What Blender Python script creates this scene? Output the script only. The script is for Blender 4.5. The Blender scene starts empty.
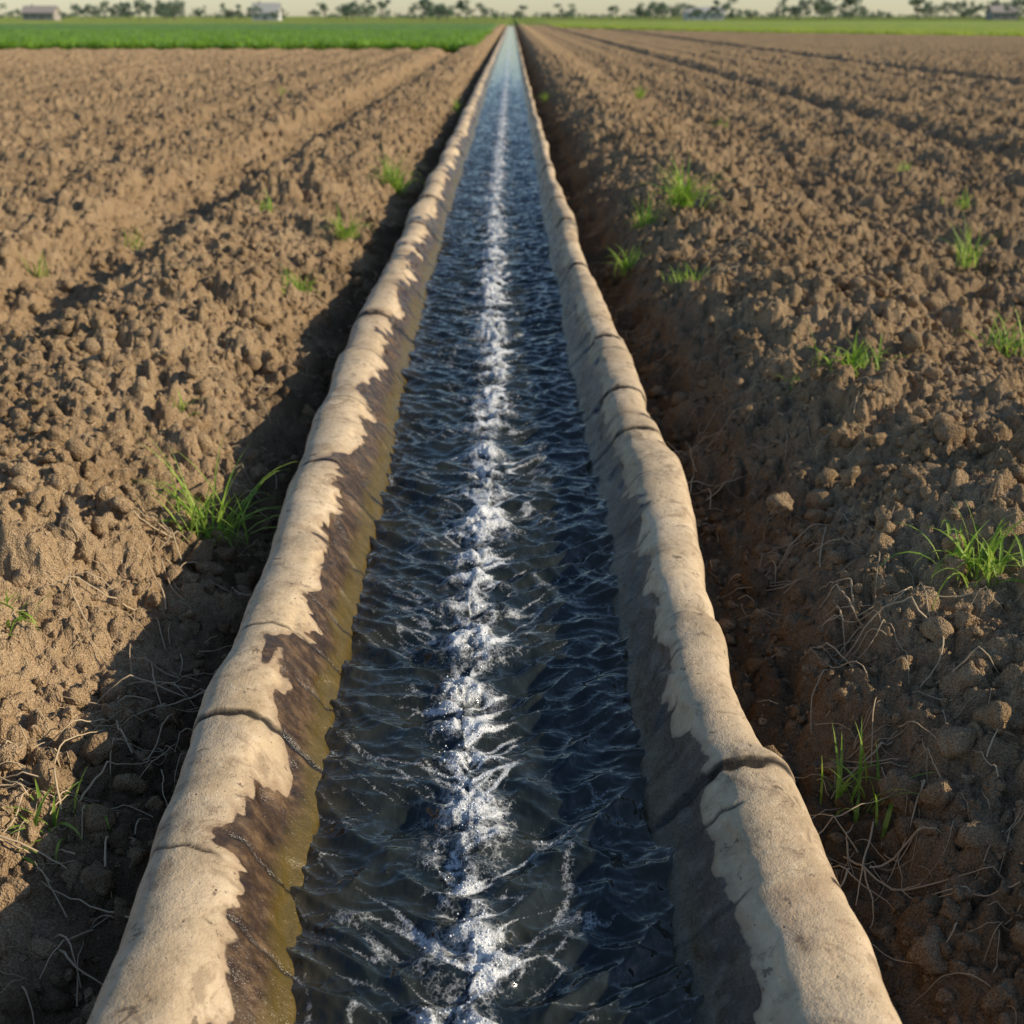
import bpy, math, random
import numpy as np
from mathutils import Vector

rng = np.random.default_rng(7)
random.seed(7)
scene = bpy.context.scene
scene.view_settings.view_transform = 'Standard'
scene.view_settings.look = 'None'
scene.view_settings.exposure = 0

# ------------------------------------------------------------------ camera
F = 1200.0
CZ = 1.67
HY = 16.0
TH = math.atan((512 - HY) / F)
cam_d = bpy.data.cameras.new("camera")
cam = bpy.data.objects.new("camera", cam_d)
scene.collection.objects.link(cam)
scene.camera = cam
cam.location = (0, 0, CZ)
cam.rotation_euler = (math.pi / 2 - TH, 0, 0)
cam_d.sensor_width = 36
cam_d.lens = F / 1024 * 36
cam_d.clip_start = 0.05
cam_d.clip_end = 20000
cam_d.dof.use_dof = True
cam_d.dof.focus_distance = 2.8
cam_d.dof.aperture_fstop = 4.0

def unproj(px, py, z):
    a = (px - 512) / F
    b = (512 - py) / F
    d = (a, math.cos(TH) + b * math.sin(TH), -math.sin(TH) + b * math.cos(TH))
    t = (CZ - z) / (-d[2])
    return d[0] * t, d[1] * t

# ------------------------------------------------------------------ numpy noise
def make_tab(seed):
    return np.random.default_rng(seed).random((256, 256, 3)).astype(np.float32)
_tabs = {}
def tab(seed):
    if seed not in _tabs:
        _tabs[seed] = make_tab(seed)
    return _tabs[seed]
_g = {}
def gtab(seed):
    if seed not in _g:
        a = tab(seed)[:, :, 0] * 2 * math.pi
        _g[seed] = (np.cos(a).ravel(), np.sin(a).ravel())
    return _g[seed]

def perlin(x, y, seed=0):
    x, y = np.broadcast_arrays(x, y)
    C, S = gtab(seed)
    fxi = np.floor(x); fyi = np.floor(y)
    fx = (x - fxi).astype(np.float32); fy = (y - fyi).astype(np.float32)
    xi = fxi.astype(np.int64); yi = fyi.astype(np.int64)
    u = fx * fx * fx * (fx * (fx * 6 - 15) + 10)
    v = fy * fy * fy * (fy * (fy * 6 - 15) + 10)
    def g(ix, iy, dx, dy):
        k = ((ix & 255) << 8) | (iy & 255)
        return C[k] * dx + S[k] * dy
    n00 = g(xi, yi, fx, fy); n10 = g(xi + 1, yi, fx - 1, fy)
    n01 = g(xi, yi + 1, fx, fy - 1); n11 = g(xi + 1, yi + 1, fx - 1, fy - 1)
    return (n00 * (1 - u) + n10 * u) * (1 - v) + (n01 * (1 - u) + n11 * u) * v

def fbm(x, y, seed=0, octv=4, gain=0.5):
    r = 0; a = 1.0
    for o in range(octv):
        r = r + a * perlin(x * 2 ** o, y * 2 ** o, seed + o)
        a *= gain
    return r

def clodf(x, y, cell, seed):
    T = tab(seed).reshape(-1, 3)
    X = x / cell; Y = y / cell
    fxi = np.floor(X); fyi = np.floor(Y)
    xi = fxi.astype(np.int64); yi = fyi.astype(np.int64)
    FX = (X - fxi).astype(np.float32); FY = (Y - fyi).astype(np.float32)
    best = np.zeros(X.shape, np.float32)
    for dx in (-1, 0, 1):
        for dy in (-1, 0, 1):
            R3 = T[(((xi + dx) & 255) << 8) | ((yi + dy) & 255)]
            r0 = R3[..., 0]; r1 = R3[..., 1]
            R = 0.22 + 0.54 * R3[..., 2] ** 1.4
            ex = FX - dx - .5 - .8 * (r0 - .5); ey = FY - dy - .5 - .8 * (r1 - .5)
            q = 1 - (ex * ex + ey * ey) / (R * R)
            tilt = 1 + 1.2 * (ex * (r1 - .5) + ey * (r0 - .5)) / R
            # flat-topped broken clod instead of a round dome
            best = np.maximum(best, R * np.minimum(np.sqrt(np.clip(q, 0, 1)), .55 + .4 * r0) * tilt)
    return best * cell

def pchip(xk, yk, x):
    xk = np.asarray(xk, float); yk = np.asarray(yk, float)
    h = np.diff(xk); d = np.diff(yk) / h
    m = np.zeros_like(yk)
    m[0] = 0; m[-1] = 0
    for i in range(1, len(xk) - 1):
        if d[i - 1] * d[i] > 0:
            w1 = 2 * h[i] + h[i - 1]; w2 = h[i] + 2 * h[i - 1]
            m[i] = (w1 + w2) / (w1 / d[i - 1] + w2 / d[i])
    x = np.clip(x, xk[0], xk[-1])
    i = np.clip(np.searchsorted(xk, x) - 1, 0, len(h) - 1)
    t = (x - xk[i]) / h[i]
    return ((1 + 2 * t) * (1 - t) ** 2 * yk[i] + t * (1 - t) ** 2 * h[i] * m[i]
            + t * t * (3 - 2 * t) * yk[i + 1] + t * t * (t - 1) * h[i] * m[i + 1])

def sstep(a, b, x):
    t = np.clip((x - a) / (b - a), 0, 1)
    return t * t * (3 - 2 * t)

# ------------------------------------------------------------------ measured canal outline (world)
ZO = 0.11; CREST = 0.17
def line(pts, z):
    w = [unproj(px, py, z) for py, px in pts]
    w.sort(key=lambda p: p[1])
    return [p[1] for p in w], [p[0] for p in w]
LO = line([(1024,82),(960,107),(900,131),(850,149),(800,167),(750,184),(700,204),(650,227),(600,250),(550,270),(500,285),(460,298),(400,322),(350,343),(300,368),(250,393),(200,418),(150,444),(110,464),(80,479)], ZO)
LW = line([(1024,290),(950,300),(900,305),(800,322),(700,338),(600,362),(560,368),(500,384),(450,394),(400,402),(350,413),(300,425),(250,440),(200,455),(150,470),(110,482),(80,491)], 0)
RW = line([(1024,690),(950,675),(900,668),(850,658),(800,645),(750,636),(700,626),(650,619),(600,612),(550,604),(500,596),(450,585),(400,575),(350,564),(300,557),(250,548),(200,540),(150,532),(110,526),(80,521)], 0)
RO = line([(1024,912),(950,882),(900,856),(850,832),(800,808),(772,790),(762,770),(700,738),(650,725),(600,712),(550,703),(500,692),(460,680),(430,662),(412,648),(380,642),(350,628),(300,600),(250,585),(200,565),(150,548),(110,536),(80,528)], ZO)
def f_LO(y): return pchip(*LO, y) + 0.038 * perlin(y * .75, y * 0 + .3, 31) * sstep(3.5, 8, y) + .014 * perlin(y * 2.6, y * 0 + .3, 35)
def f_LW(y): return pchip(*LW, y) + 0.034 * perlin(y * .8, y * 0 + .3, 32) * sstep(3.5, 8, y) + .010 * perlin(y * 2.6, y * 0 + .3, 36)
def f_RW(y): return pchip(*RW, y) + 0.034 * perlin(y * .8, y * 0 + .3, 33) * sstep(3.5, 8, y) + .010 * perlin(y * 2.6, y * 0 + .3, 37)
def f_RO(y): return pchip(*RO, y) + 0.046 * perlin(y * .75, y * 0 + .3, 34) * sstep(3.5, 8, y) + .014 * perlin(y * 2.6, y * 0 + .3, 38)
CEND = 230.0

# ------------------------------------------------------------------ mesh helpers
def mesh_obj(name, verts, faces, mat=None, smooth=True, attrs=None, parent=None):
    me = bpy.data.meshes.new(name)
    verts = np.asarray(verts, dtype=np.float32)
    faces = np.asarray(faces, dtype=np.int32)
    n = faces.shape[1]
    me.vertices.add(len(verts)); me.vertices.foreach_set("co", verts.ravel())
    me.loops.add(faces.size); me.loops.foreach_set("vertex_index", faces.ravel())
    me.polygons.add(len(faces))
    me.polygons.foreach_set("loop_start", np.arange(0, faces.size, n, dtype=np.int32))
    sm = np.full(len(faces), smooth, dtype=bool) if not isinstance(smooth, np.ndarray) else smooth
    me.polygons.foreach_set("use_smooth", sm)
    me.update(calc_edges=True)
    if attrs:
        for k, v in attrs.items():
            at = me.attributes.new(k, 'FLOAT', 'POINT')
            at.data.foreach_set("value", np.asarray(v, dtype=np.float32).ravel())
    ob = bpy.data.objects.new(name, me)
    scene.collection.objects.link(ob)
    if mat: me.materials.append(mat)
    if parent: ob.parent = parent
    return ob

def grid_faces(nr, nc):
    i = np.arange(nr - 1)[:, None] * nc + np.arange(nc - 1)[None, :]
    i = i.ravel()
    return np.stack([i, i + 1, i + nc + 1, i + nc], 1)

# ------------------------------------------------------------------ material helpers
class NT:
    def __init__(s, name):
        s.m = bpy.data.materials.new(name); s.m.use_nodes = True
        s.t = s.m.node_tree; s.t.nodes.clear()
        s.out = s.n('ShaderNodeOutputMaterial')
    def n(s, ty, **kw):
        nd = s.t.nodes.new(ty)
        for k, v in kw.items(): setattr(nd, k, v)
        return nd
    def l(s, a, b): s.t.links.new(a, b)
    def setin(s, nd, key, v):
        if isinstance(v, bpy.types.NodeSocket): s.l(v, nd.inputs[key])
        elif v is not None: nd.inputs[key].default_value = v
    def noise(s, vec, scale, detail=4, rough=.55, dist=0):
        nd = s.n('ShaderNodeTexNoise'); s.setin(nd, 'Vector', vec)
        nd.inputs['Scale'].default_value = scale; nd.inputs['Detail'].default_value = detail
        nd.inputs['Roughness'].default_value = rough; nd.inputs['Distortion'].default_value = dist
        return nd.outputs['Fac']
    def voro(s, vec, scale, feature='F1', out='Distance'):
        nd = s.n('ShaderNodeTexVoronoi', feature=feature); s.setin(nd, 'Vector', vec)
        nd.inputs['Scale'].default_value = scale
        return nd.outputs[out]
    def ramp(s, fac, stops):
        nd = s.n('ShaderNodeValToRGB'); s.setin(nd, 'Fac', fac)
        cr = nd.color_ramp
        while len(cr.elements) < len(stops): cr.elements.new(.5)
        for e, (p, c) in zip(cr.elements, stops):
            e.position = p
            e.color = (c, c, c, 1) if isinstance(c, (int, float)) else (*c, 1)
        return nd.outputs['Color']
    def mr(s, v, a, b, c=0, d=1):
        nd = s.n('ShaderNodeMapRange'); s.setin(nd, 0, v)
        nd.interpolation_type = 'SMOOTHSTEP'
        for i, q in enumerate((a, b, c, d)): s.setin(nd, i + 1, q)
        return nd.outputs[0]
    def math(s, op, a, b=None, clamp=False):
        nd = s.n('ShaderNodeMath', operation=op, use_clamp=clamp); s.setin(nd, 0, a)
        if b is not None: s.setin(nd, 1, b)
        return nd.outputs[0]
    def mix(s, f, a, b, mode='MIX'):
        nd = s.n('ShaderNodeMix', data_type='RGBA', blend_type=mode)
        s.setin(nd, 0, f)
        s.setin(nd, 6, (*a, 1) if isinstance(a, tuple) else a)
        s.setin(nd, 7, (*b, 1) if isinstance(b, tuple) else b)
        return nd.outputs[2]
    def attr(s, name):
        return s.n('ShaderNodeAttribute', attribute_name=name).outputs['Fac']
    def bump(s, h, strength, dist, normal=None):
        nd = s.n('ShaderNodeBump'); s.setin(nd, 'Height', h)
        nd.inputs['Strength'].default_value = strength; nd.inputs['Distance'].default_value = dist
        if normal: s.l(normal, nd.inputs['Normal'])
        return nd.outputs[0]
    def bsdf(s, color, rough, normal=None, **kw):
        nd = s.n('ShaderNodeBsdfPrincipled')
        s.setin(nd, 'Base Color', (*color, 1) if isinstance(color, tuple) else color)
        s.setin(nd, 'Roughness', rough)
        if normal: s.l(normal, nd.inputs['Normal'])
        for k, v in kw.items(): s.setin(nd, k, v)
        return nd.outputs[0]
    def fin(s, sh): s.l(sh, s.out.inputs['Surface']); return s.m
    def pos(s): return s.n('ShaderNodeNewGeometry').outputs['Position']

# --- soil
def soil_mat(name, ground):
    m = NT(name); p = m.pos()
    n1 = m.noise(p, 2.2, 3, .65); n2 = m.noise(p, 42, 3, .7); n3 = m.noise(p, 210, 1, .6)
    c = m.ramp(n1, [(.3, (.36, .245, .135)), (.5, (.47, .33, .19)), (.7, (.56, .41, .25))])
    c = m.mix(m.math('MULTIPLY', m.mr(n2, .45, .72), .6), c, (.68, .52, .335))
    c = m.mix(m.mr(n3, .60, .38, 0, .5), c, (.15, .095, .052))
    c = m.mix(m.math('MULTIPLY', m.attr('damp_shade'), .86), c, (.085, .056, .034))  # damp soil tint, darkened further to paint in the trench shade
    if ground:
        sx = m.n('ShaderNodeSeparateXYZ'); m.l(p, sx.inputs[0])
        y = m.math('ADD', sx.outputs[1], m.math('MULTIPLY', n1, 20.0))
        fn = m.noise(p, .05, 2, .6)
        far = m.ramp(fn, [(.35, (.16, .22, .06)), (.55, (.24, .30, .08)), (.7, (.29, .28, .13))])
        c = m.mix(m.mr(y, 255., 262.), c, far)
    h = m.math('ADD', n2, m.math('MULTIPLY', n3, .5))
    nb = m.bump(h, 1.0, .024)
    d = m.n('ShaderNodeBsdfDiffuse'); m.l(c, d.inputs[0]); d.inputs[1].default_value = .5; m.l(nb, d.inputs[2])
    return m.fin(d.outputs[0])
M_ground = soil_mat("tilled_soil", True)
M_clod = soil_mat("clod_soil", False)

# --- concrete
def concrete():
    m = NT("weathered_concrete"); p = m.pos()
    t = m.attr('h'); side = m.attr('side'); jt = m.attr('joint'); seg = m.attr('seg')
    n1 = m.noise(p, 4, 4, .65); n2 = m.noise(p, 38, 4, .72); n3 = m.noise(p, 300, 2, .6)
    c = m.ramp(n1, [(.3, (.40, .295, .175)), (.5, (.58, .45, .29)), (.7, (.70, .56, .385))])
    c = m.mix(m.mr(n2, .52, .72, 0, .5), c, (.76, .64, .47))
    c = m.mix(m.mr(n2, .47, .30, 0, .6), c, (.26, .185, .115))
    c = m.mix(m.math('MULTIPLY', seg, .30), c, (.32, .24, .155))
    pit = m.mr(m.voro(p, 24), .085, .035)
    pit2 = m.mr(m.voro(p, 70), .15, .07)
    pits = m.math('MAXIMUM', m.math('MULTIPLY', pit, m.mr(n1, .42, .55)), m.math('MULTIPLY', pit2, m.mr(n2, .48, .6)))
    c = m.mix(m.math('MULTIPLY', pits, .85), c, (.07, .048, .03))
    st = m.noise(p, 8, 5, .72, 1.2)
    c = m.mix(m.mr(st, .54, .66, 0, .6), c, (.22, .155, .095))
    st2 = m.noise(p, 17, 4, .7, .5)
    c = m.mix(m.mr(st2, .62, .665, 0, .75), c, (.10, .07, .045))
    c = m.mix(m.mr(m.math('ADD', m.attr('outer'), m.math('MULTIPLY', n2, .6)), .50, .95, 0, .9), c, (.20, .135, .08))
    mp = m.n('ShaderNodeMapping'); mp.inputs['Scale'].default_value = (1, 1, .3); m.l(p, mp.inputs[0])
    w1 = m.noise(mp.outputs[0], 3.0, 3, .58, .8); w2 = m.noise(mp.outputs[0], 24, 4, .68)
    thr = m.math('ADD', m.math('MULTIPLY', m.math('SUBTRACT', w1, .5), 1.9), m.math('MULTIPLY', m.math('SUBTRACT', w2, .5), .14))
    hh = m.math('ADD', t, thr)
    wet = m.mr(hh, .27, .30)
    rim = m.mr(hh, .14, .29)
    c = m.mix(m.math('MULTIPLY', rim, .5), c, (.26, .165, .095))
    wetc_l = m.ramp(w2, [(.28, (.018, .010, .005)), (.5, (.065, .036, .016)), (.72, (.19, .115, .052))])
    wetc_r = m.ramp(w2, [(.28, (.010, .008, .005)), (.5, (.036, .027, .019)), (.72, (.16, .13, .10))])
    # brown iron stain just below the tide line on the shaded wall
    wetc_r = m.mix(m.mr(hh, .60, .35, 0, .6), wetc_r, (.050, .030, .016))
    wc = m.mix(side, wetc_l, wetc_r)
    wc = m.mix(m.mr(n1, .54, .62, 0, .3), wc, (.16, .11, .065))
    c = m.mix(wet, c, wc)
    alg = m.math('MULTIPLY', m.mr(m.math('ADD', t, m.math('MULTIPLY', w1, .8)), .98, 1.28), m.math('SUBTRACT', 1.0, m.math('MULTIPLY', side, .6)))
    c = m.mix(m.math('MULTIPLY', alg, .75), c, (.115, .082, .012))
    under = m.mr(t, 1.0, 1.25)
    c = m.mix(under, c, (.02, .018, .01))
    c = m.mix(m.math('MULTIPLY', jt, .97, True), c, (.010, .007, .004))
    rough = m.math('SUBTRACT', .88, m.math('MULTIPLY', wet, m.mr(w2, .3, .7, .70, .52)))
    h = m.math('ADD', n2, m.math('MULTIPLY', n3, .35))
    h = m.math('SUBTRACT', h, m.math('MULTIPLY', pits, 1.2))
    nb = m.bump(h, .65, .008)
    return m.fin(m.bsdf(c, rough, nb))
M_conc = concrete()

# --- water
def water():
    m = NT("canal_water"); p = m.pos()
    foam = m.attr('foam'); edge = m.attr('edge')
    mp = m.n('ShaderNodeMapping'); mp.inputs['Scale'].default_value = (1, .6, 1); m.l(p, mp.inputs[0])
    n1 = m.noise(mp.outputs[0], 42, 1, .5, .8)
    body = m.mix(m.mr(m.noise(p, 5, 2, .6), .35, .65), (.009, .015, .017), (.022, .026, .021))
    body = m.mix(m.math('MULTIPLY', edge, .6), body, (.055, .040, .016))
    nb = m.bump(n1, .24, .010)
    w = m.bsdf(body, .07, nb, IOR=1.45)
    fn = m.noise(p, 70, 3, .68, .6)
    web = m.mr(m.voro(p, 95, 'DISTANCE_TO_EDGE'), .20, .03)
    k = m.math('ADD', m.math('MULTIPLY', web, .12), m.math('MULTIPLY', fn, .98))
    fac = m.mr(m.math('ADD', foam, m.math('SUBTRACT', k, .60)), .12, .80)
    fb = m.bump(m.math('ADD', fn, m.math('MULTIPLY', web, .3)), .5, .006)
    fo = m.bsdf((.77, .80, .82), .14, fb)
    mx = m.n('ShaderNodeMixShader'); m.l(m.math('MULTIPLY', fac, .84), mx.inputs[0]); m.l(w, mx.inputs[1]); m.l(fo, mx.inputs[2])
    return m.fin(mx.outputs[0])
M_water = water()
mb = NT("foam_bubble"); M_bub = mb.fin(mb.bsdf((.82, .85, .87), .05, None))

def leafmat(name, c1, c2, scale=20, trans=.35):
    m = NT(name); p = m.pos()
    c = m.mix(m.mr(m.noise(p, scale, 2), .35, .65), c1, c2)
    a = m.bsdf(c, .55)
    t = m.n('ShaderNodeBsdfTranslucent'); m.l(c, t.inputs[0])
    mx = m.n('ShaderNodeMixShader'); mx.inputs[0].default_value = trans
    m.l(a, mx.inputs[1]); m.l(t.outputs[0], mx.inputs[2])
    return m.fin(mx.outputs[0])
M_grass = leafmat("grass_blades", (.19, .36, .03), (.44, .58, .10), 30, .45)
M_crop = leafmat("crop_green", (.15, .31, .025), (.26, .45, .04), .6)
M_crop2 = leafmat("crop_yellow_green", (.36, .48, .035), (.50, .60, .05), .3)
M_tree = leafmat("tree_foliage", (.12, .17, .12), (.18, .24, .15), .25, .3)  # pale bluish greens: distance haze painted into the foliage colour
ms = NT("dry_straw_stalk"); M_straw = ms.fin(ms.bsdf(ms.mix(ms.noise(ms.pos(), 12), (.36, .26, .15), (.70, .56, .36)), .8))
mk = NT("tree_bark"); M_bark = mk.fin(mk.bsdf(mk.mix(mk.noise(mk.pos(), 3), (.12, .10, .08), (.18, .15, .12)), .9))
def plain(name, c, r=.8):
    m = NT(name); n = m.noise(m.pos(), 1.5, 3)
    return m.fin(m.bsdf(m.mix(m.mr(n, .3, .7, 0, .25), c, tuple(x * .6 for x in c)), r))

# ------------------------------------------------------------------ ground height
def ground_base(x, y):
    lo = f_LO(y); ro = f_RO(y)
    s = np.where(x < (lo + ro) / 2, lo - x, x - ro)       # >0 outside the canal
    left = x < (lo + ro) / 2
    wob = 0.12 * perlin(y * .55, x * 0 + 5.5, 41) + .07 * perlin(y * 1.6, x * 0 + 2.5, 42)
    sL = s + wob * sstep(.2, .7, s)
    kl = ([-.2, -.02, .10, .25, .60, 1.00, 1.50, 1.80, 2.10, 2.55, 3.0, 3.6, 4.2], [-.30, -.07, -.09, -.06, .08, .18, .19, -.02, -.20, -.12, .08, .11, .05])
    kr = ([-.2, -.02, .10, .22, .45, .85, 1.25, 1.9, 2.5, 3.0, 3.6, 4.2], [-.30, -.10, -.15, -.13, .05, .22, .26, .12, .0, .02, .08, .05])
    zL = pchip(kl[0], kl[1], sL); zR = pchip(kr[0], kr[1], sL)
    z = np.where(left, zL, zR)
    z = np.where(s < 0, np.minimum(z, -.07 + s * 2.0), z)
    z = np.maximum(z, -.45)
    amp = sstep(3.2, 4.4, s)
    ph = s / 1.65 + .12 * perlin(x * .15, y * .15, 43)
    z = z + amp * .05 * (np.cos(ph * 2 * math.pi)) * np.clip(.8 + perlin(x * .3, y * .12, 44), .2, 1.3)
    for fx in (6.1, 13.0):
        z = z - np.where(left, 0, 1) * .09 * np.exp(-((s - fx + .4) / .2) ** 2)
        z = z + np.where(left, 0, 1) * .07 * np.exp(-((s - fx - .15) / .3) ** 2)
    return z, s

def ground_h(x, y, want_damp_shade=False):
    z, s = ground_base(x, y)
    near = 1 - sstep(40, 90, y)
    out = sstep(-.02, .10, s)
    w1 = perlin(x * 12, y * 12, 51); w2 = perlin(x * 12, y * 12, 52)
    wx = x + .026 * w1 + .014 * perlin(x * 40, y * 40, 53)
    wy = y + .026 * w2 + .014 * perlin(x * 40, y * 40, 54)
    lump = fbm(x * 1.6, y * 1.6, 60, 3)
    dens = .55 + .8 * perlin(x * 1.3, y * 1.3, 64)
    dens2 = sstep(-.45, .2, perlin(x * 2.1, y * 2.1, 65))
    c = (clodf(wx, wy, .26, 69) * .55 * sstep(.40, .80, dens) + clodf(wx, wy, .14, 70) * .74 * sstep(.15, .55, dens + .2 * w1)
         + clodf(wx, wy, .075, 71) * (.58 + .44 * dens2) + clodf(wx, wy, .038, 72) * (.55 + .35 * dens2) + clodf(wx, wy, .02, 73) * .4)
    tr = 1 - .3 * (1 - sstep(.15, .45, s))
    d = (lump * .04 + (c - .045) * tr + .008 * fbm(x * 26, y * 26, 80, 2))
    z = z + d * out * (.35 + .65 * near)
    if want_damp_shade:
        damp_shade = (1 - sstep(.14, .38, s + .22 * perlin(x * 3, y * 3, 90)))  # damp soil beside the rim; this tone also carries painted trench shade
        damp_shade = np.where(x > 0, np.maximum(damp_shade, .45 * (1 - sstep(.3, .7, s + .3 * perlin(x * 3, y * 3, 92)))), damp_shade)  # right bank: wider band paints shade onto the canal-facing slope
        damp_shade = np.clip(damp_shade * .9 + .20 * sstep(0.1, .5, perlin(x * .8, y * .8, 91)), 0, 1)
        return z, s, damp_shade
    return z

def seq(start, end, stepf):
    ys = [start]
    while ys[-1] < end: ys.append(ys[-1] + stepf(ys[-1]))
    return np.array(ys)

def gstep(y):
    if y < 1.2: return .05
    if y < 20: return max(.0070, .0040 * y)
    if y < 250: return .0040 * y + (y - 20) * .008
    return .06 * y
gy = seq(-2.5, 6000, gstep)
NC = 1250
u = np.linspace(-1, 1, NC)
uu = np.sign(u) * (np.abs(u) * .66 + .34 * np.abs(u) ** 3)
W = 2.7 + .60 * np.maximum(gy, 0)
GX = uu[None, :] * W[:, None]
GY = np.repeat(gy[:, None], NC, 1)
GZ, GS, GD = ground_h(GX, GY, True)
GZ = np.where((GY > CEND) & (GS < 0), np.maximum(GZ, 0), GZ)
ground = mesh_obj("ground", np.stack([GX, GY, GZ], -1).reshape(-1, 3), grid_faces(len(gy), NC), M_ground, True, {'damp_shade': GD})

# ------------------------------------------------------------------ loose clods
def ico(sub):
    import bmesh
    bm = bmesh.new(); bmesh.ops.create_icosphere(bm, subdivisions=sub, radius=1)
    v = np.array([x.co[:] for x in bm.verts]); f = np.array([[q.index for q in fa.verts] for fa in bm.faces]); bm.free()
    return v, f
def rotm(n):
    q = rng.normal(size=(n, 4)); q /= np.linalg.norm(q, axis=1)[:, None]
    w, x, y, z = q.T
    return np.stack([1-2*(y*y+z*z), 2*(x*y-z*w), 2*(x*z+y*w), 2*(x*y+z*w), 1-2*(x*x+z*z), 2*(y*z-x*w), 2*(x*z-y*w), 2*(y*z+x*w), 1-2*(x*x+y*y)], 1).reshape(n, 3, 3)
def rockvar(v, seed):
    r = np.random.default_rng(seed)
    d = np.ones(len(v))
    for k in range(10):
        a = r.normal(size=3); a /= np.linalg.norm(a); off = r.uniform(.45, .85)
        dd = v @ a
        d = np.minimum(d, np.where(dd > 1e-3, off / np.maximum(dd, 1e-3), 9))
    for k in range(6):
        a = r.normal(size=3) * r.uniform(2, 7)
        d = d + .055 * np.sin(v @ a + r.uniform(0, 6))
    return v * d[:, None] * r.uniform(.65, 1.15, 3)
def clod_mesh(n, sub, smin, smax, pw, yr, name_arr, smooth):
    v, f = ico(sub)
    vars_ = [rockvar(v, 100 + i) for i in range(14)]
    y = yr[0] * (yr[1] / yr[0]) ** rng.random(n)
    x = rng.uniform(-1, 1, n) * (1.2 + .55 * y)
    lo = f_LO(y); ro = f_RO(y)
    sdist = np.where(x < 0, lo - x, x - ro)
    k = (sdist > .06) & (rng.random(n) < .4 + .9 * sstep(-.3, .4, perlin(x * 1.7, y * 1.7, 150)))
    x, y, sdist = x[k], y[k], sdist[k]; n = len(x)
    sz = smin * (smax / smin) ** (rng.random(n) ** pw)
    sz = np.minimum(sz, np.maximum(sdist * .5, .008))
    z, s, dmp_sh = ground_h(x, y, True)
    z = z + sz * rng.uniform(-.2, .35, n)
    R = rotm(n); vi = rng.integers(0, 14, n)
    V = np.stack([vars_[i] for i in vi])
    V = np.einsum('nij,nvj->nvi', R, V) * sz[:, None, None]
    V += np.stack([x, y, z], 1)[:, None, :]
    nv = len(v)
    Fc = (f[None] + (np.arange(n) * nv)[:, None, None]).reshape(-1, 3)
    name_arr.append((V.reshape(-1, 3), Fc, np.repeat(dmp_sh * rng.uniform(.2, 1, n), nv), np.full(len(Fc), smooth)))
arr = []
clod_mesh(24000, 2, .005, .022, 1.4, (1.2, 9), arr, False)
clod_mesh(11000, 2, .014, .065, 1.9, (3.5, 24), arr, True)
clod_mesh(4200, 3, .02, .068, 1.6, (1.2, 9), arr, True)
o = 0; VV = []; FF = []; DD = []; SS = []
for v, f, d, s_ in arr:
    VV.append(v); FF.append(f + o); DD.append(d); SS.append(s_); o += len(v)
mesh_obj("soil_clods", np.concatenate(VV), np.concatenate(FF), M_clod, np.concatenate(SS), {'damp_shade': np.concatenate(DD)})

def stone(px, py, sz, seed, sc=(1, 1, .8)):
    v, f = ico(4); v = rockvar(v, seed)
    x, y = unproj(px, py, .05)
    for _ in range(4):
        zz = float(ground_h(np.array([x]), np.array([y]))[0]); x, y = unproj(px, py, zz + sz * .3)
    n = fbm(v[:, 0] * 3 + 9, v[:, 1] * 3 + v[:, 2] * 2, 200, 3) * .10
    v = v * (1 + n)[:, None] * sz * np.array(sc) + np.array([x, y, zz + sz * .3])
    mesh_obj("field_stone", v, f, M_clod, True, {'damp_shade': np.full(len(v), .1)})
stone(779, 508, .072, 5); stone(965, 612, .09, 6, (1.1, .9, .7)); stone(905, 445, .055, 8); stone(150, 160, .09, 9)

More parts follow.
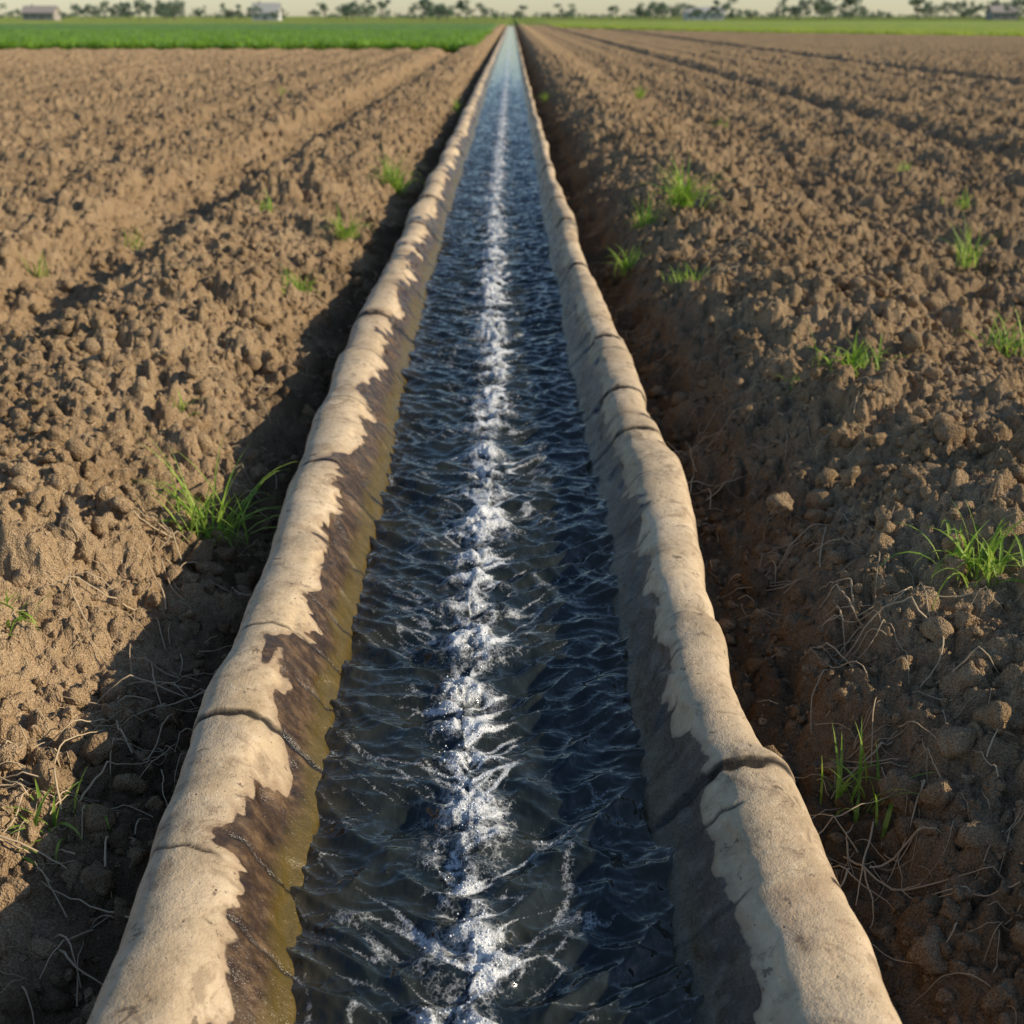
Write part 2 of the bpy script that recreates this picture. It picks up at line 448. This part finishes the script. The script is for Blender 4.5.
# ------------------------------------------------------------------ canal lining
def rim(name, side, joints, minor):
    ry = seq(-2.5, CEND, lambda y: .04 if y < 1.2 else max(.0050, .0026 * y) if y < 40 else .02 * y)
    fo, fw = (f_LO, f_LW) if side == 0 else (f_RO, f_RW)
    xo = fo(ry); xw = fw(ry); sg = 1 if side == 0 else -1
    Wd = (xw - xo) * sg
    prof = [(.10, -.40), (.05, -.20), (.0, -.02), (-.005, .06), (.015, .105), (.08, .142), (.19, .163), (.33, .170), (.47, .163), (.58, .143), (.68, .112), (.80, .066), (.91, .022), (1.0, -.008), (1.10, -.08), (1.25, -.22), (1.42, -.36)]
    if side == 1:
        prof = [(.10, -.40), (.05, -.20), (.0, -.02), (-.005, .06), (.015, .105), (.08, .142), (.19, .163), (.33, .170), (.46, .166), (.57, .150), (.66, .118), (.78, .066), (.90, .020), (1.0, -.012), (1.08, -.08), (1.22, -.22), (1.4, -.36)]
    prof = np.array(prof); td = np.linspace(0, len(prof) - 1, 80)
    P = np.vstack([2*prof[0]-prof[1], prof, 2*prof[-1]-prof[-2]])
    i = np.clip(td.astype(int), 0, len(prof) - 2); t = (td - i)[:, None]
    p0, p1, p2, p3 = P[i], P[i+1], P[i+2], P[i+3]
    pr = .5 * ((2*p1) + (-p0+p2)*t + (2*p0-5*p1+4*p2-p3)*t**2 + (-p0+3*p1-3*p2+p3)*t**3)
    fx = pr[:, 0][None]; fz = pr[:, 1][None]
    Y = np.repeat(ry[:, None], len(td), 1)
    X = xo[:, None] + sg * Wd[:, None] * fx
    Z = np.repeat(fz, len(ry), 0).copy()
    dxp = np.gradient(pr[:, 0] * .3); dzp = np.gradient(pr[:, 1]); L = np.hypot(dxp, dzp)
    nx = (-dzp / L * sg)[None]; nz = (dxp / L)[None]
    above = sstep(-.05, .08, fz)
    allj = sorted(joints)
    segi = np.searchsorted(allj, Y)
    rs = np.random.default_rng(300 + side).random((400, 3))
    seg = rs[segi % 400, 0]
    dz = (rs[:, 1] - .5) * .026
    dzz = np.full_like(Y, dz[0])
    for k, j in enumerate(allj):
        st = sstep(j - .006, j + .006, Y)
        dzz += (dz[(k+1) % 400] - dz[k % 400]) * st
    n = .017 * fbm(Y * 2.4, td[None] * .12 + 3, 310 + side * 5, 3) + .0022 * fbm(Y * 16, td[None] * .5, 320 + side * 5, 2)
    sp = fbm(Y * 5, td[None] * .35, 330 + side, 2)
    inner = sstep(.5, .62, fx) * (1 - sstep(1.0, 1.1, fx))
    n -= .010 * sstep(.12, .30, sp) * inner
    jm = np.zeros_like(Y)
    wob = .018 * perlin(td[None] * .2, Y * 0 + 1.7, 340 + side) + .008 * perlin(td[None] * 1.1, Y * 3, 341 + side)
    for k, j in enumerate(allj):
        w = .0050 + .003 * rs[k % 400, 2] + .0011 * j
        e0 = Y - j - wob * (1 if k % 2 else -1) - .06 * (rs[k % 400, 1] - .5) * (fx - .5)
        e = np.abs(e0) / (w * (.7 + 1.5 * np.abs(perlin(td[None] * .8, Y * 0 + k, 350))))
        jm = np.maximum(jm, np.exp(-(e * .8) ** 4) + .35 * np.exp(-(e / 3.2) ** 2) * np.clip(.3 + 2.5 * perlin(td[None] * .9, Y * 50, 355), 0, 1))
        n -= .010 * np.exp(-(e * .8) ** 2)
        n += .004 * np.exp(-(e0 / .025) ** 2)
    for k, (j, t0, t1) in enumerate(minor):
        e = np.abs(Y - j - wob * 1.8 + (fx - .5) * .05 * (k % 3 - 1)) / (.0040 + .0006 * j)
        g = np.exp(-e ** 2) * sstep(t0 - .05, t0 + .05, fx) * (1 - sstep(t1 - .05, t1 + .05, fx))
        jm = np.maximum(jm, g); n -= .005 * g
    X = X + nx * n * above
    Z = Z + nz * n * above + dzz * above
    h = np.repeat(np.where(fx > .35, (CREST - fz) / CREST, 0), len(ry), 0)
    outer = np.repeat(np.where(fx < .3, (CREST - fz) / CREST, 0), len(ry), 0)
    fc = grid_faces(len(ry), len(td))
    if side == 1: fc = fc[:, ::-1]
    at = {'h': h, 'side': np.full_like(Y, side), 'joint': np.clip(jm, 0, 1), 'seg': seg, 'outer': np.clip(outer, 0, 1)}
    return mesh_obj(name, np.stack([X, Y, Z], -1).reshape(-1, 3), fc, M_conc, True, at)

def jY(py): return unproj(512, py, .16)[1]
rj = np.random.default_rng(5)
def farj(start):
    out = []; y = start
    while y < 120:
        out.append(y); y += rj.uniform(.6, 1.1) + .01 * y
    return out
JL = [jY(716), jY(465), jY(352)] ; JL += farj(JL[-1] + .8)
JR = [jY(764), jY(617), jY(427), jY(388)] ; JR += farj(JR[-1] + .9)
mL = [(jY(590), .55, 1.1), (jY(830), .5, 1.1), (jY(400), 0, 1.1), (jY(660), .7, 1.1), (jY(315), 0, 1.1), (jY(900), .6, 1.1), (jY(530), .6, 1.1), (jY(480), .5, 1.1), (jY(855), 0, .5), (jY(625), 0, 1.1)]
mR = [(jY(655), .5, 1.1), (jY(690), .65, 1.1), (jY(560), .6, 1.1), (jY(520), .6, 1.1), (jY(880), .6, 1.1), (jY(470), .5, 1.1), (jY(350), 0, 1.1), (jY(730), .7, 1.1), (jY(590), .7, 1.1), (jY(320), 0, 1.1), (jY(540), .6, 1.1), (jY(498), .5, 1.1), (jY(800), .5, 1.1)]
lining = bpy.data.objects.new("concrete_irrigation_canal", None); scene.collection.objects.link(lining)
r1 = rim("lining_wall_a", 0, JL, mL); r1.parent = lining
r2 = rim("lining_wall_b", 1, JR, mR); r2.parent = lining

# ------------------------------------------------------------------ water
fc_pts = line([(1024,452),(960,476),(900,466),(850,458),(800,470),(760,468),(700,462),(650,474),(600,470),(560,476),(500,490),(460,484),(400,492),(300,492),(200,496),(150,499),(100,504)], .02)
wy = seq(-2.5, CEND, lambda y: .03 if y < 1.2 else max(.0036, .0022 * y) if y < 30 else .0022 * y + (y - 30) * .01)
NW = 220
a = np.linspace(0, 1, NW)[None]
xl = f_LW(wy)[:, None] - .035; xr = f_RW(wy)[:, None] + .035
WX = xl + (xr - xl) * a; WY = np.repeat(wy[:, None], NW, 1)
fcx = pchip(*fc_pts, wy)[:, None] + .018 * perlin(WY * 4, WY * 0 + .5, 401)
dx = WX - fcx; ad = np.abs(dx)
sd = np.where(dx > 0, 37.0, 0.0)
wa = .06 * perlin(WX * 4, WY * 3, 402); wb = .06 * perlin(WX * 4, WY * 3, 403)
v = WY - .8 * ad + wa
def ridge(x, y, s): return 1 - np.abs(perlin(x, y, s)) * 2.2
h = (.022 * ridge(ad * 3.5 + sd + wb * 4, v * 7.5, 410) + .015 * ridge((WX + wb) * 5 + WY * 2.5, (WY + wa) * 9 - sd, 412)
     + .0055 * ridge((WX + wa) * 12 - WY * 5, (WY + wb) * 19, 414) + .0016 * ridge(WX * 30, WY * 38, 415))
h += .010 * perlin(WX * 2.5, WY * 3.5, 418)
h -= .028
cyc = .23
phs = WY / cyc + 1.9 * perlin(WY * 1.5, WY * 0, 420) + ad * 1.8
pulse = (.5 + .5 * np.sin(phs * 2 * math.pi))
pulse = (.30 + .70 * pulse ** 1.1) * np.clip(1.0 + .6 * perlin(WY * 1.9, WY * 0 + 4, 422), .65, 1.35)
wid = .050 + .054 * pulse + .028 * perlin(WY * 7, sd * 0 + np.sign(dx) * 3.3, 421)
core = np.exp(-(ad / wid) ** 2.4)
tb = fbm(WX * 15 + wa * 10, WY * 15 + wb * 10, 430, 3, .5)
tr_ = ridge(WX * 24 + wb * 20, WY * 20, 436)
h += core * (.024 * pulse + .028 * tb * pulse + .008 * tr_ * pulse)
foam = core * (.15 + .42 * pulse) + core * (.60 * tb + .20 * (tr_ - .4))
thr = (np.exp(-(ad / .18) ** 2) * .46 + .27) * sstep(.76, .98, ridge(ad * 5 + sd + wb * 10, v * 12, 440)) * sstep(-.20, .2, perlin(WX * 4, WY * 3, 441))
thr2 = (np.exp(-(ad / .22) ** 2) * .28 + .20) * sstep(.84, .99, ridge(WX * 9 + wb * 14, WY * 16 - ad * 10, 442)) * sstep(-.1, .25, perlin(WX * 5, WY * 4, 443))
foam = foam + np.maximum(thr, thr2)
edge_d = np.minimum(WX - xl, xr - WX)
edge = np.exp(-(edge_d / .09) ** 2)
foam = foam + .30 * np.exp(-((edge_d - .045) / .012) ** 2) * sstep(.05, .35, perlin(WY * 9, WX * 3, 445))
far_k = 1 - .3 * sstep(15, 60, WY)
mesh_obj("canal_water", np.stack([WX, WY, h * far_k], -1).reshape(-1, 3), grid_faces(len(wy), NW), M_water, True, {'foam': np.clip(foam, 0, 1.2), 'edge': edge})

nb = 18000
yb = 1.25 * (9 / 1.25) ** rng.random(nb)
ri = np.searchsorted(wy, yb).clip(0, len(wy) - 1)
xb = pchip(*fc_pts, yb) + rng.normal(size=nb) * .065
ci = ((xb - xl[ri, 0]) / (xr[ri, 0] - xl[ri, 0]) * (NW - 1)).round().astype(int).clip(0, NW - 1)
fz = foam[ri, ci]; keep = (fz > .36) & (rng.random(nb) < (fz - .25) * 1.4)
xb, yb, ri, ci = xb[keep], yb[keep], ri[keep], ci[keep]
zb = h[ri, ci]; n = len(xb)
sz = .0008 * (3.6 ** (rng.random(n) ** 1.8))
zb = zb + np.where(rng.random(n) < .10, rng.random(n) ** 2 * .022, sz * .1)
v0, f0 = ico(2)
Vb = v0[None] * sz[:, None, None] + np.stack([xb, yb, zb], 1)[:, None]
Fb = f0[None] + (np.arange(n) * len(v0))[:, None, None]
mesh_obj("foam_bubbles", Vb.reshape(-1, 3), Fb.reshape(-1, 3), M_bub, True)

# ------------------------------------------------------------------ grass tufts
def blades(cx, cy, cz, nb, hgt, spread, r, width=.004):
    V = []; Fq = []
    for b in range(nb):
        az = r.uniform(0, 2 * math.pi); L = hgt * r.uniform(.45, 1.2); lean = r.uniform(.2, 1.25) * spread
        bx = cx + r.normal() * .022 * (1 + spread); by = cy + r.normal() * .022 * (1 + spread)
        d = np.array([math.cos(az), math.sin(az)]); pz = np.array([-d[1], d[0]])
        w = width * r.uniform(.6, 1.3); x = np.array([bx, by, cz]); ang = math.pi / 2 - lean * .45
        o = len(V); ns = 7
        for k in range(ns + 1):
            q = k / ns; ww = w * (1 - q ** 1.6) * (.6 + .8 * min(q * 3, 1)) * .5 + .0002
            V.append((x[0] + pz[0] * ww, x[1] + pz[1] * ww, x[2])); V.append((x[0], x[1], x[2] - ww * .5)); V.append((x[0] - pz[0] * ww, x[1] - pz[1] * ww, x[2]))
            st = L / ns; x = x + np.array([d[0] * math.cos(ang) * st, d[1] * math.cos(ang) * st, math.sin(ang) * st])
            ang -= lean * .26 * (0.6 + q)
            if k < ns:
                a_ = o + k * 3
                Fq.append((a_, a_ + 1, a_ + 4, a_ + 3)); Fq.append((a_ + 1, a_ + 2, a_ + 5, a_ + 4))
    return V, Fq
def tuft(px, py, hpx, nb, spread=1.0, width=.004):
    x, y = unproj(px, py, 0)
    for _ in range(5):
        z = float(ground_base(np.array([x]), np.array([y]))[0][0]) + .02; x, y = unproj(px, py, z)
    z = float(ground_h(np.array([x]), np.array([y]))[0]) - .002
    dist = math.sqrt(x * x + y * y + (CZ - z) ** 2)
    hh = hpx * dist / F * 1.2
    V, Fq = blades(x, y, z, nb, hh, spread, np.random.default_rng(int(px * 7 + py)), width * 1.3)
    mesh_obj("grass_tuft", V, Fq, M_grass)
for t in [(212,533,92,64,1.2,.0060),(396,190,40,60,1.2,.009),(345,245,28,50,1.2,.008),(296,290,28,54,1.2,.007),(176,402,24,34,1.4,.006),(42,822,40,34,1.4,.006),(4,620,30,22,1.2,.005),
          (682,214,44,80,1.3,.010),(633,270,32,60,1.2,.008),(650,222,30,36,1.4,.008),(850,364,40,56,1.5,.007),(966,268,38,34,.8,.007),(1003,350,38,40,1.2,.007),(985,562,68,50,1.3,.0065),(855,806,64,26,.7,.006),(684,280,22,30,1.2,.006),
          (545,102,14,24,1,.012),(640,100,12,34,1,.014),(285,96,10,32,1,.014),(456,112,14,20,1,.012),(36,250,22,16,.7,.006),(265,208,18,20,1,.007),(135,245,20,14,.6,.006),(720,128,12,22,1,.012),(905,175,12,16,1,.009),(795,380,16,18,1,.006),(960,210,16,18,1,.008)]:
    tuft(*t)

# ------------------------------------------------------------------ dry straw and roots
def tube(pts, rad):
    V = []; Fq = []; n = len(pts)
    for k, p in enumerate(pts):
        d = np.array(pts[min(k+1, n-1)]) - np.array(pts[max(k-1, 0)]); d = d / (np.linalg.norm(d) + 1e-9)
        s = np.cross(d, (0, 0, 1)); s = s / (np.linalg.norm(s) + 1e-9); u_ = np.cross(s, d)
        rr = rad * (1 - .6 * k / n)
        for q in range(5):
            a_ = q * 2 * math.pi / 5; V.append(np.array(p) + rr * (math.cos(a_) * s + math.sin(a_) * u_))
    for k in range(n - 1):
        for q in range(5):
            Fq.append((k*5+q, k*5+(q+1) % 5, (k+1)*5+(q+1) % 5, (k+1)*5+q))
    return V, Fq
rs_ = np.random.default_rng(77)
PX = []; PY = []; PL = []; PR = []
NS = 12
def straw(x, y, L, az, rad, lift):
    cur = rs_.uniform(-.9, .9); a_ = az; xs = []; ys = []
    for k in range(NS):
        xs.append(x); ys.append(y); x += math.cos(a_) * L / NS; y += math.sin(a_) * L / NS; a_ += cur / NS + rs_.normal() * .09
    PX.append(xs); PY.append(ys); PL.append(lift); PR.append(rad)
for (px, py, cnt) in [(845,640,16),(700,430,13),(690,470,11),(160,690,12),(20,820,11),(110,620,7),(150,740,9),(840,820,8),(250,400,7),(720,300,6),(115,900,8),(170,560,7),(620,250,4),(880,850,7),(740,320,5),(30,790,8),(780,560,8),(900,760,7),(940,690,6)]:
    x0, y0 = unproj(px, py, -.03)
    for c_ in range(cnt):
        straw(x0 + rs_.normal() * .07, y0 + rs_.normal() * .09, rs_.uniform(.1, .30), rs_.uniform(0, 6.28), rs_.uniform(.0014, .0034), rs_.uniform(.015, .06))
for c_ in range(1100):
    y0 = 1.3 * (14 / 1.3) ** rs_.random(); side = rs_.random() < .5
    s_ = rs_.gamma(1.5, .4) + .05
    x0 = (f_LO(np.array([y0]))[0] - s_) if side else (f_RO(np.array([y0]))[0] + s_)
    straw(x0, y0, rs_.uniform(.04, .18), rs_.uniform(0, 6.28), rs_.uniform(.0009, .0022), rs_.uniform(0, .02))
PX = np.array(PX); PY = np.array(PY)
_, PS = ground_base(PX, PY); PG = ground_h(PX, PY)
SV = []; SF = []
kk = np.linspace(0, 1, NS)
for i_ in range(len(PX)):
    if (PS[i_] < .01).any(): continue
    zg = PG[i_]; zs = np.maximum(np.convolve(np.pad(zg, 2, 'edge'), np.ones(5) / 5, 'valid'), zg - .002)
    zs = zs + .006 + PL[i_] * np.sin(kk * math.pi)
    V, Fq = tube(np.stack([PX[i_], PY[i_], zs], 1), PR[i_])
    o = len(SV); SV.extend(V); SF.extend([tuple(q + o for q in f_) for f_ in Fq])
mesh_obj("dry_straw", SV, SF, M_straw)

# ------------------------------------------------------------------ crops
def crop(name, y1, xa, xb_, mat, nbl, hgt, front):
    nx_, ny_ = 260, 220
    q = np.linspace(0, 1, ny_)[:, None] ** 2; xs = xa + (xb_ - xa) * np.linspace(0, 1, nx_)[None]
    fy = front(xs); Y = fy + (y1 - fy) * q; X = np.repeat(xs, ny_, 0)
    Z = hgt * (.75 + .35 * fbm(X * .8, Y * .8, 500, 3))
    e = np.minimum(np.minimum(np.linspace(0, 1, ny_)[:, None] * 12, 1), np.minimum(np.arange(nx_)[None], np.arange(nx_)[::-1][None]) * .5)
    Z = Z * np.clip(e, 0, 1) + .02
    par = mesh_obj(name, np.stack([X, Y, Z], -1).reshape(-1, 3), grid_faces(ny_, nx_), mat)
    r = np.random.default_rng(9)
    bx = r.uniform(xa, xb_, nbl); by = front(bx) + (r.random(nbl) ** 2.2) * 70
    bh = hgt * r.uniform(.8, 1.6, nbl); az = r.uniform(0, 6.28, nbl); w = r.uniform(.03, .07, nbl)
    lx = np.cos(az); ly = np.sin(az)
    tip = np.stack([bx + lx * bh * .35, by + ly * bh * .35, bh], 1)
    p1 = np.stack([bx - ly * w, by + lx * w, bh * .35], 1); p2 = np.stack([bx + ly * w, by - lx * w, bh * .35], 1); p0 = np.stack([bx, by, bx * 0], 1)
    V = np.stack([p0, p1, tip, p2], 1).reshape(-1, 3); Fq = np.arange(nbl * 4).reshape(-1, 4)
    b = mesh_obj("crop_leaves", V, Fq, mat, False); b.parent = par
crop("green_crop_field", 250, -110, -1.9, M_crop, 50000, .34, lambda x: 68 + .02 * x + 0 * x)
crop("yellow_green_crop_field", 420, 7, 300, M_crop2, 35000, .30, lambda x: 90 + 105 * np.exp(-(x - 7) / 24))

# ------------------------------------------------------------------ distant tree belt
TV = []; TF = []; KV = []; KF = []; TO = [0]
rt = np.random.default_rng(21)
def tree(x, y, H, Wc, trunk=True):
    nl = 380
    nclump = rt.integers(7, 12)
    cc = np.stack([rt.normal(size=nclump) * Wc * .28, rt.normal(size=nclump) * Wc * .28, H * rt.uniform(.34, .86, nclump)], 1)
    cr = rt.uniform(.14, .28, nclump) * H
    ci_ = rt.integers(0, nclump, nl)
    d = rt.normal(size=(nl, 3)); d /= np.linalg.norm(d, axis=1)[:, None]
    p = cc[ci_] + d * (cr[ci_] * rt.random(nl) ** .4)[:, None] * np.array([1, 1, .75])
    p[:, 2] = np.clip(p[:, 2], H * .08, H)
    a1 = rt.normal(size=(nl, 3)); a1 /= np.linalg.norm(a1, axis=1)[:, None]
    a2 = np.cross(a1, rt.normal(size=(nl, 3))); a2 /= np.linalg.norm(a2, axis=1)[:, None]
    s_ = rt.uniform(.22, .5, nl)[:, None] * H / 8
    q = np.stack([p + a1 * s_, p + a2 * s_, p - a1 * s_, p - a2 * s_], 1) + np.array([x, y, 0])
    TV.append(q.reshape(-1, 3)); TF.append(np.arange(nl * 4).reshape(-1, 4) + TO[0]); TO[0] += nl * 4
    if not trunk: return
    V, Fq = tube([(x, y, 0), (x + .015 * H * rt.normal(), y, H * .3), (x, y, H * .6)], H * .035)
    o = len(KV); KV.extend(V); KF.extend([tuple(k + o for k in f_) for f_ in Fq])
    for k in range(4):
        c = cc[k]; V, Fq = tube([(x, y, H * .28), (x + c[0] * .5, y + c[1] * .5, H * .45), (x + c[0], y + c[1], c[2])], H * .016)
        o = len(KV); KV.extend(V); KF.extend([tuple(k2 + o for k2 in f_) for f_ in Fq])
def ux(px, Y): return (px - 512) / F * Y / math.cos(TH) * .93
for k in range(170):
    px = rt.uniform(-250, 1270); Y = rt.uniform(480, 640)
    big = (110 < px < 250) or (330 < px < 480) or (600 < px < 680) or (740 < px < 850) or px > 890
    if not big and rt.random() < .35: continue
    H = rt.uniform(4.5, 8.5) if big else rt.uniform(2.8, 5.5)
    tree(ux(px, Y), Y, H, H * rt.uniform(.9, 1.5))
for px, H in [(800, 12), (775, 9), (822, 10), (430, 9), (700, 9.0), (650, 7), (885, 9), (915, 8), (160, 7), (360, 8), (255, 7), (35, 7), (985, 9), (560, 6.5), (520, 6)]:
    tree(ux(px, 520), 520, H, H * 1.1)
for k in range(260):
    px = rt.uniform(-250, 1270); Y = rt.uniform(600, 700); H = rt.uniform(1.8, 3.8)
    tree(ux(px, Y), Y, H, H * 3, False)
belt = bpy.data.objects.new("distant_tree_row", None); scene.collection.objects.link(belt)
mesh_obj("foliage", np.concatenate(TV), np.concatenate(TF), M_tree, False, parent=belt)
mesh_obj("trunks", KV, KF, M_bark, parent=belt)

# ------------------------------------------------------------------ farm buildings
M_wallw = plain("whitewashed_wall", (.56, .56, .53)); M_wallb = plain("brick_wall", (.36, .33, .29))  # wall, roof, glass and door colours paled to paint in distance haze
M_roofr = plain("tile_roof", (.36, .32, .29)); M_roofg = plain("metal_roof", (.44, .44, .42), .8)
M_glass = plain("window_glass", (.16, .18, .18), .3); M_door = plain("door_wood", (.24, .21, .18))
def box(c, s):
    x, y, z = c; a_, b_, d_ = [q / 2 for q in s]
    V = [(x+i*a_, y+j*b_, z+k*d_) for k in (-1, 1) for j in (-1, 1) for i in (-1, 1)]
    return V, [(0,2,3,1),(4,5,7,6),(0,1,5,4),(2,6,7,3),(0,4,6,2),(1,3,7,5)]
def house(name, px, Y, w, d, hw, hr, mw, mr_):
    cx = ux(px, Y); e = bpy.data.objects.new(name, None); scene.collection.objects.link(e)
    x0, x1, y0, y1 = cx - w/2, cx + w/2, Y - d/2, Y + d/2; t = hw + hr
    V = [(x0,y0,0),(x1,y0,0),(x1,y1,0),(x0,y1,0),(x0,y0,hw),(x1,y0,hw),(x1,y1,hw),(x0,y1,hw),(x0,Y,t),(x1,Y,t)]
    me = bpy.data.meshes.new("walls"); me.from_pydata(V, [], [(0,1,5,4),(2,3,7,6),(1,2,6,9,5),(3,0,4,8,7)]); me.materials.append(mw)
    ob = bpy.data.objects.new("walls", me); scene.collection.objects.link(ob); ob.parent = e
    o = .5; k = hr / (d / 2)
    RV = []; RF = []
    for sgn_ in (-1, 1):
        yb_ = Y + sgn_ * (d/2 + o); zb2 = hw - o * k
        for zz in (.03, .22):
            RV += [(x0-o, yb_, zb2+zz), (x1+o, yb_, zb2+zz), (x1+o, Y, t+zz), (x0-o, Y, t+zz)]
    for b in (0, 8):
        RF += [(b,b+1,b+2,b+3),(b+4,b+5,b+6,b+7),(b,b+1,b+5,b+4),(b,b+3,b+7,b+4),(b+1,b+2,b+6,b+5)]
    mesh_obj("roof", RV, RF, mr_, False, parent=e)
    nwin = max(2, int(w / 3))
    for q in range(nwin):
        xx = x0 + (q + .5) * w / nwin
        if q == nwin // 2: V, f_ = box((xx, y0 - .03, 1.05), (1.0, .1, 2.1)); mesh_obj("door", V, f_, M_door, False, parent=e)
        else:
            V, f_ = box((xx, y0 - .03, 1.6), (1.1, .1, 1.1)); mesh_obj("window", V, f_, M_glass, False, parent=e)
    V, f_ = box((x0 + w * .25, Y, t + .3), (.6, .6, 1.2)); mesh_obj("chimney", V, f_, M_wallb, False, parent=e)
house("white_farmhouse", 287, 505, 10, 8, 3.0, 3.2, M_wallw, M_roofg)
house("brick_farmhouse", 80, 540, 13, 8, 3.0, 2.4, M_wallb, M_roofr)
house("farm_barn", 688, 550, 16, 9, 3.0, 2.0, M_wallw, M_roofg)
house("brick_farmhouse", 962, 550, 11, 8, 3.2, 2.4, M_wallb, M_roofr)

# ------------------------------------------------------------------ light
EL = math.radians(26); AZ = math.radians(97)     # azimuth measured clockwise from +Y
sd_ = Vector((math.sin(AZ) * math.cos(EL), math.cos(AZ) * math.cos(EL), math.sin(EL)))
sl = bpy.data.lights.new("sun", 'SUN'); sl.energy = 5.0; sl.angle = math.radians(.55); sl.color = (1, .85, .63)
so = bpy.data.objects.new("sun", sl); scene.collection.objects.link(so)
so.rotation_euler = sd_.to_track_quat('Z', 'Y').to_euler()
w = bpy.data.worlds.new("World"); scene.world = w; w.use_nodes = True
nt = w.node_tree; bg = nt.nodes['Background']; sk = nt.nodes.new('ShaderNodeTexSky'); sk.sky_type = 'NISHITA'
sk.sun_disc = False; sk.sun_elevation = EL; sk.sun_rotation = AZ; sk.dust_density = .3; sk.ozone_density = 2.6; sk.air_density = 1.0
nt.links.new(sk.outputs[0], bg.inputs[0]); bg.inputs[1].default_value = .125
print("verts ground", len(gy) * NC)
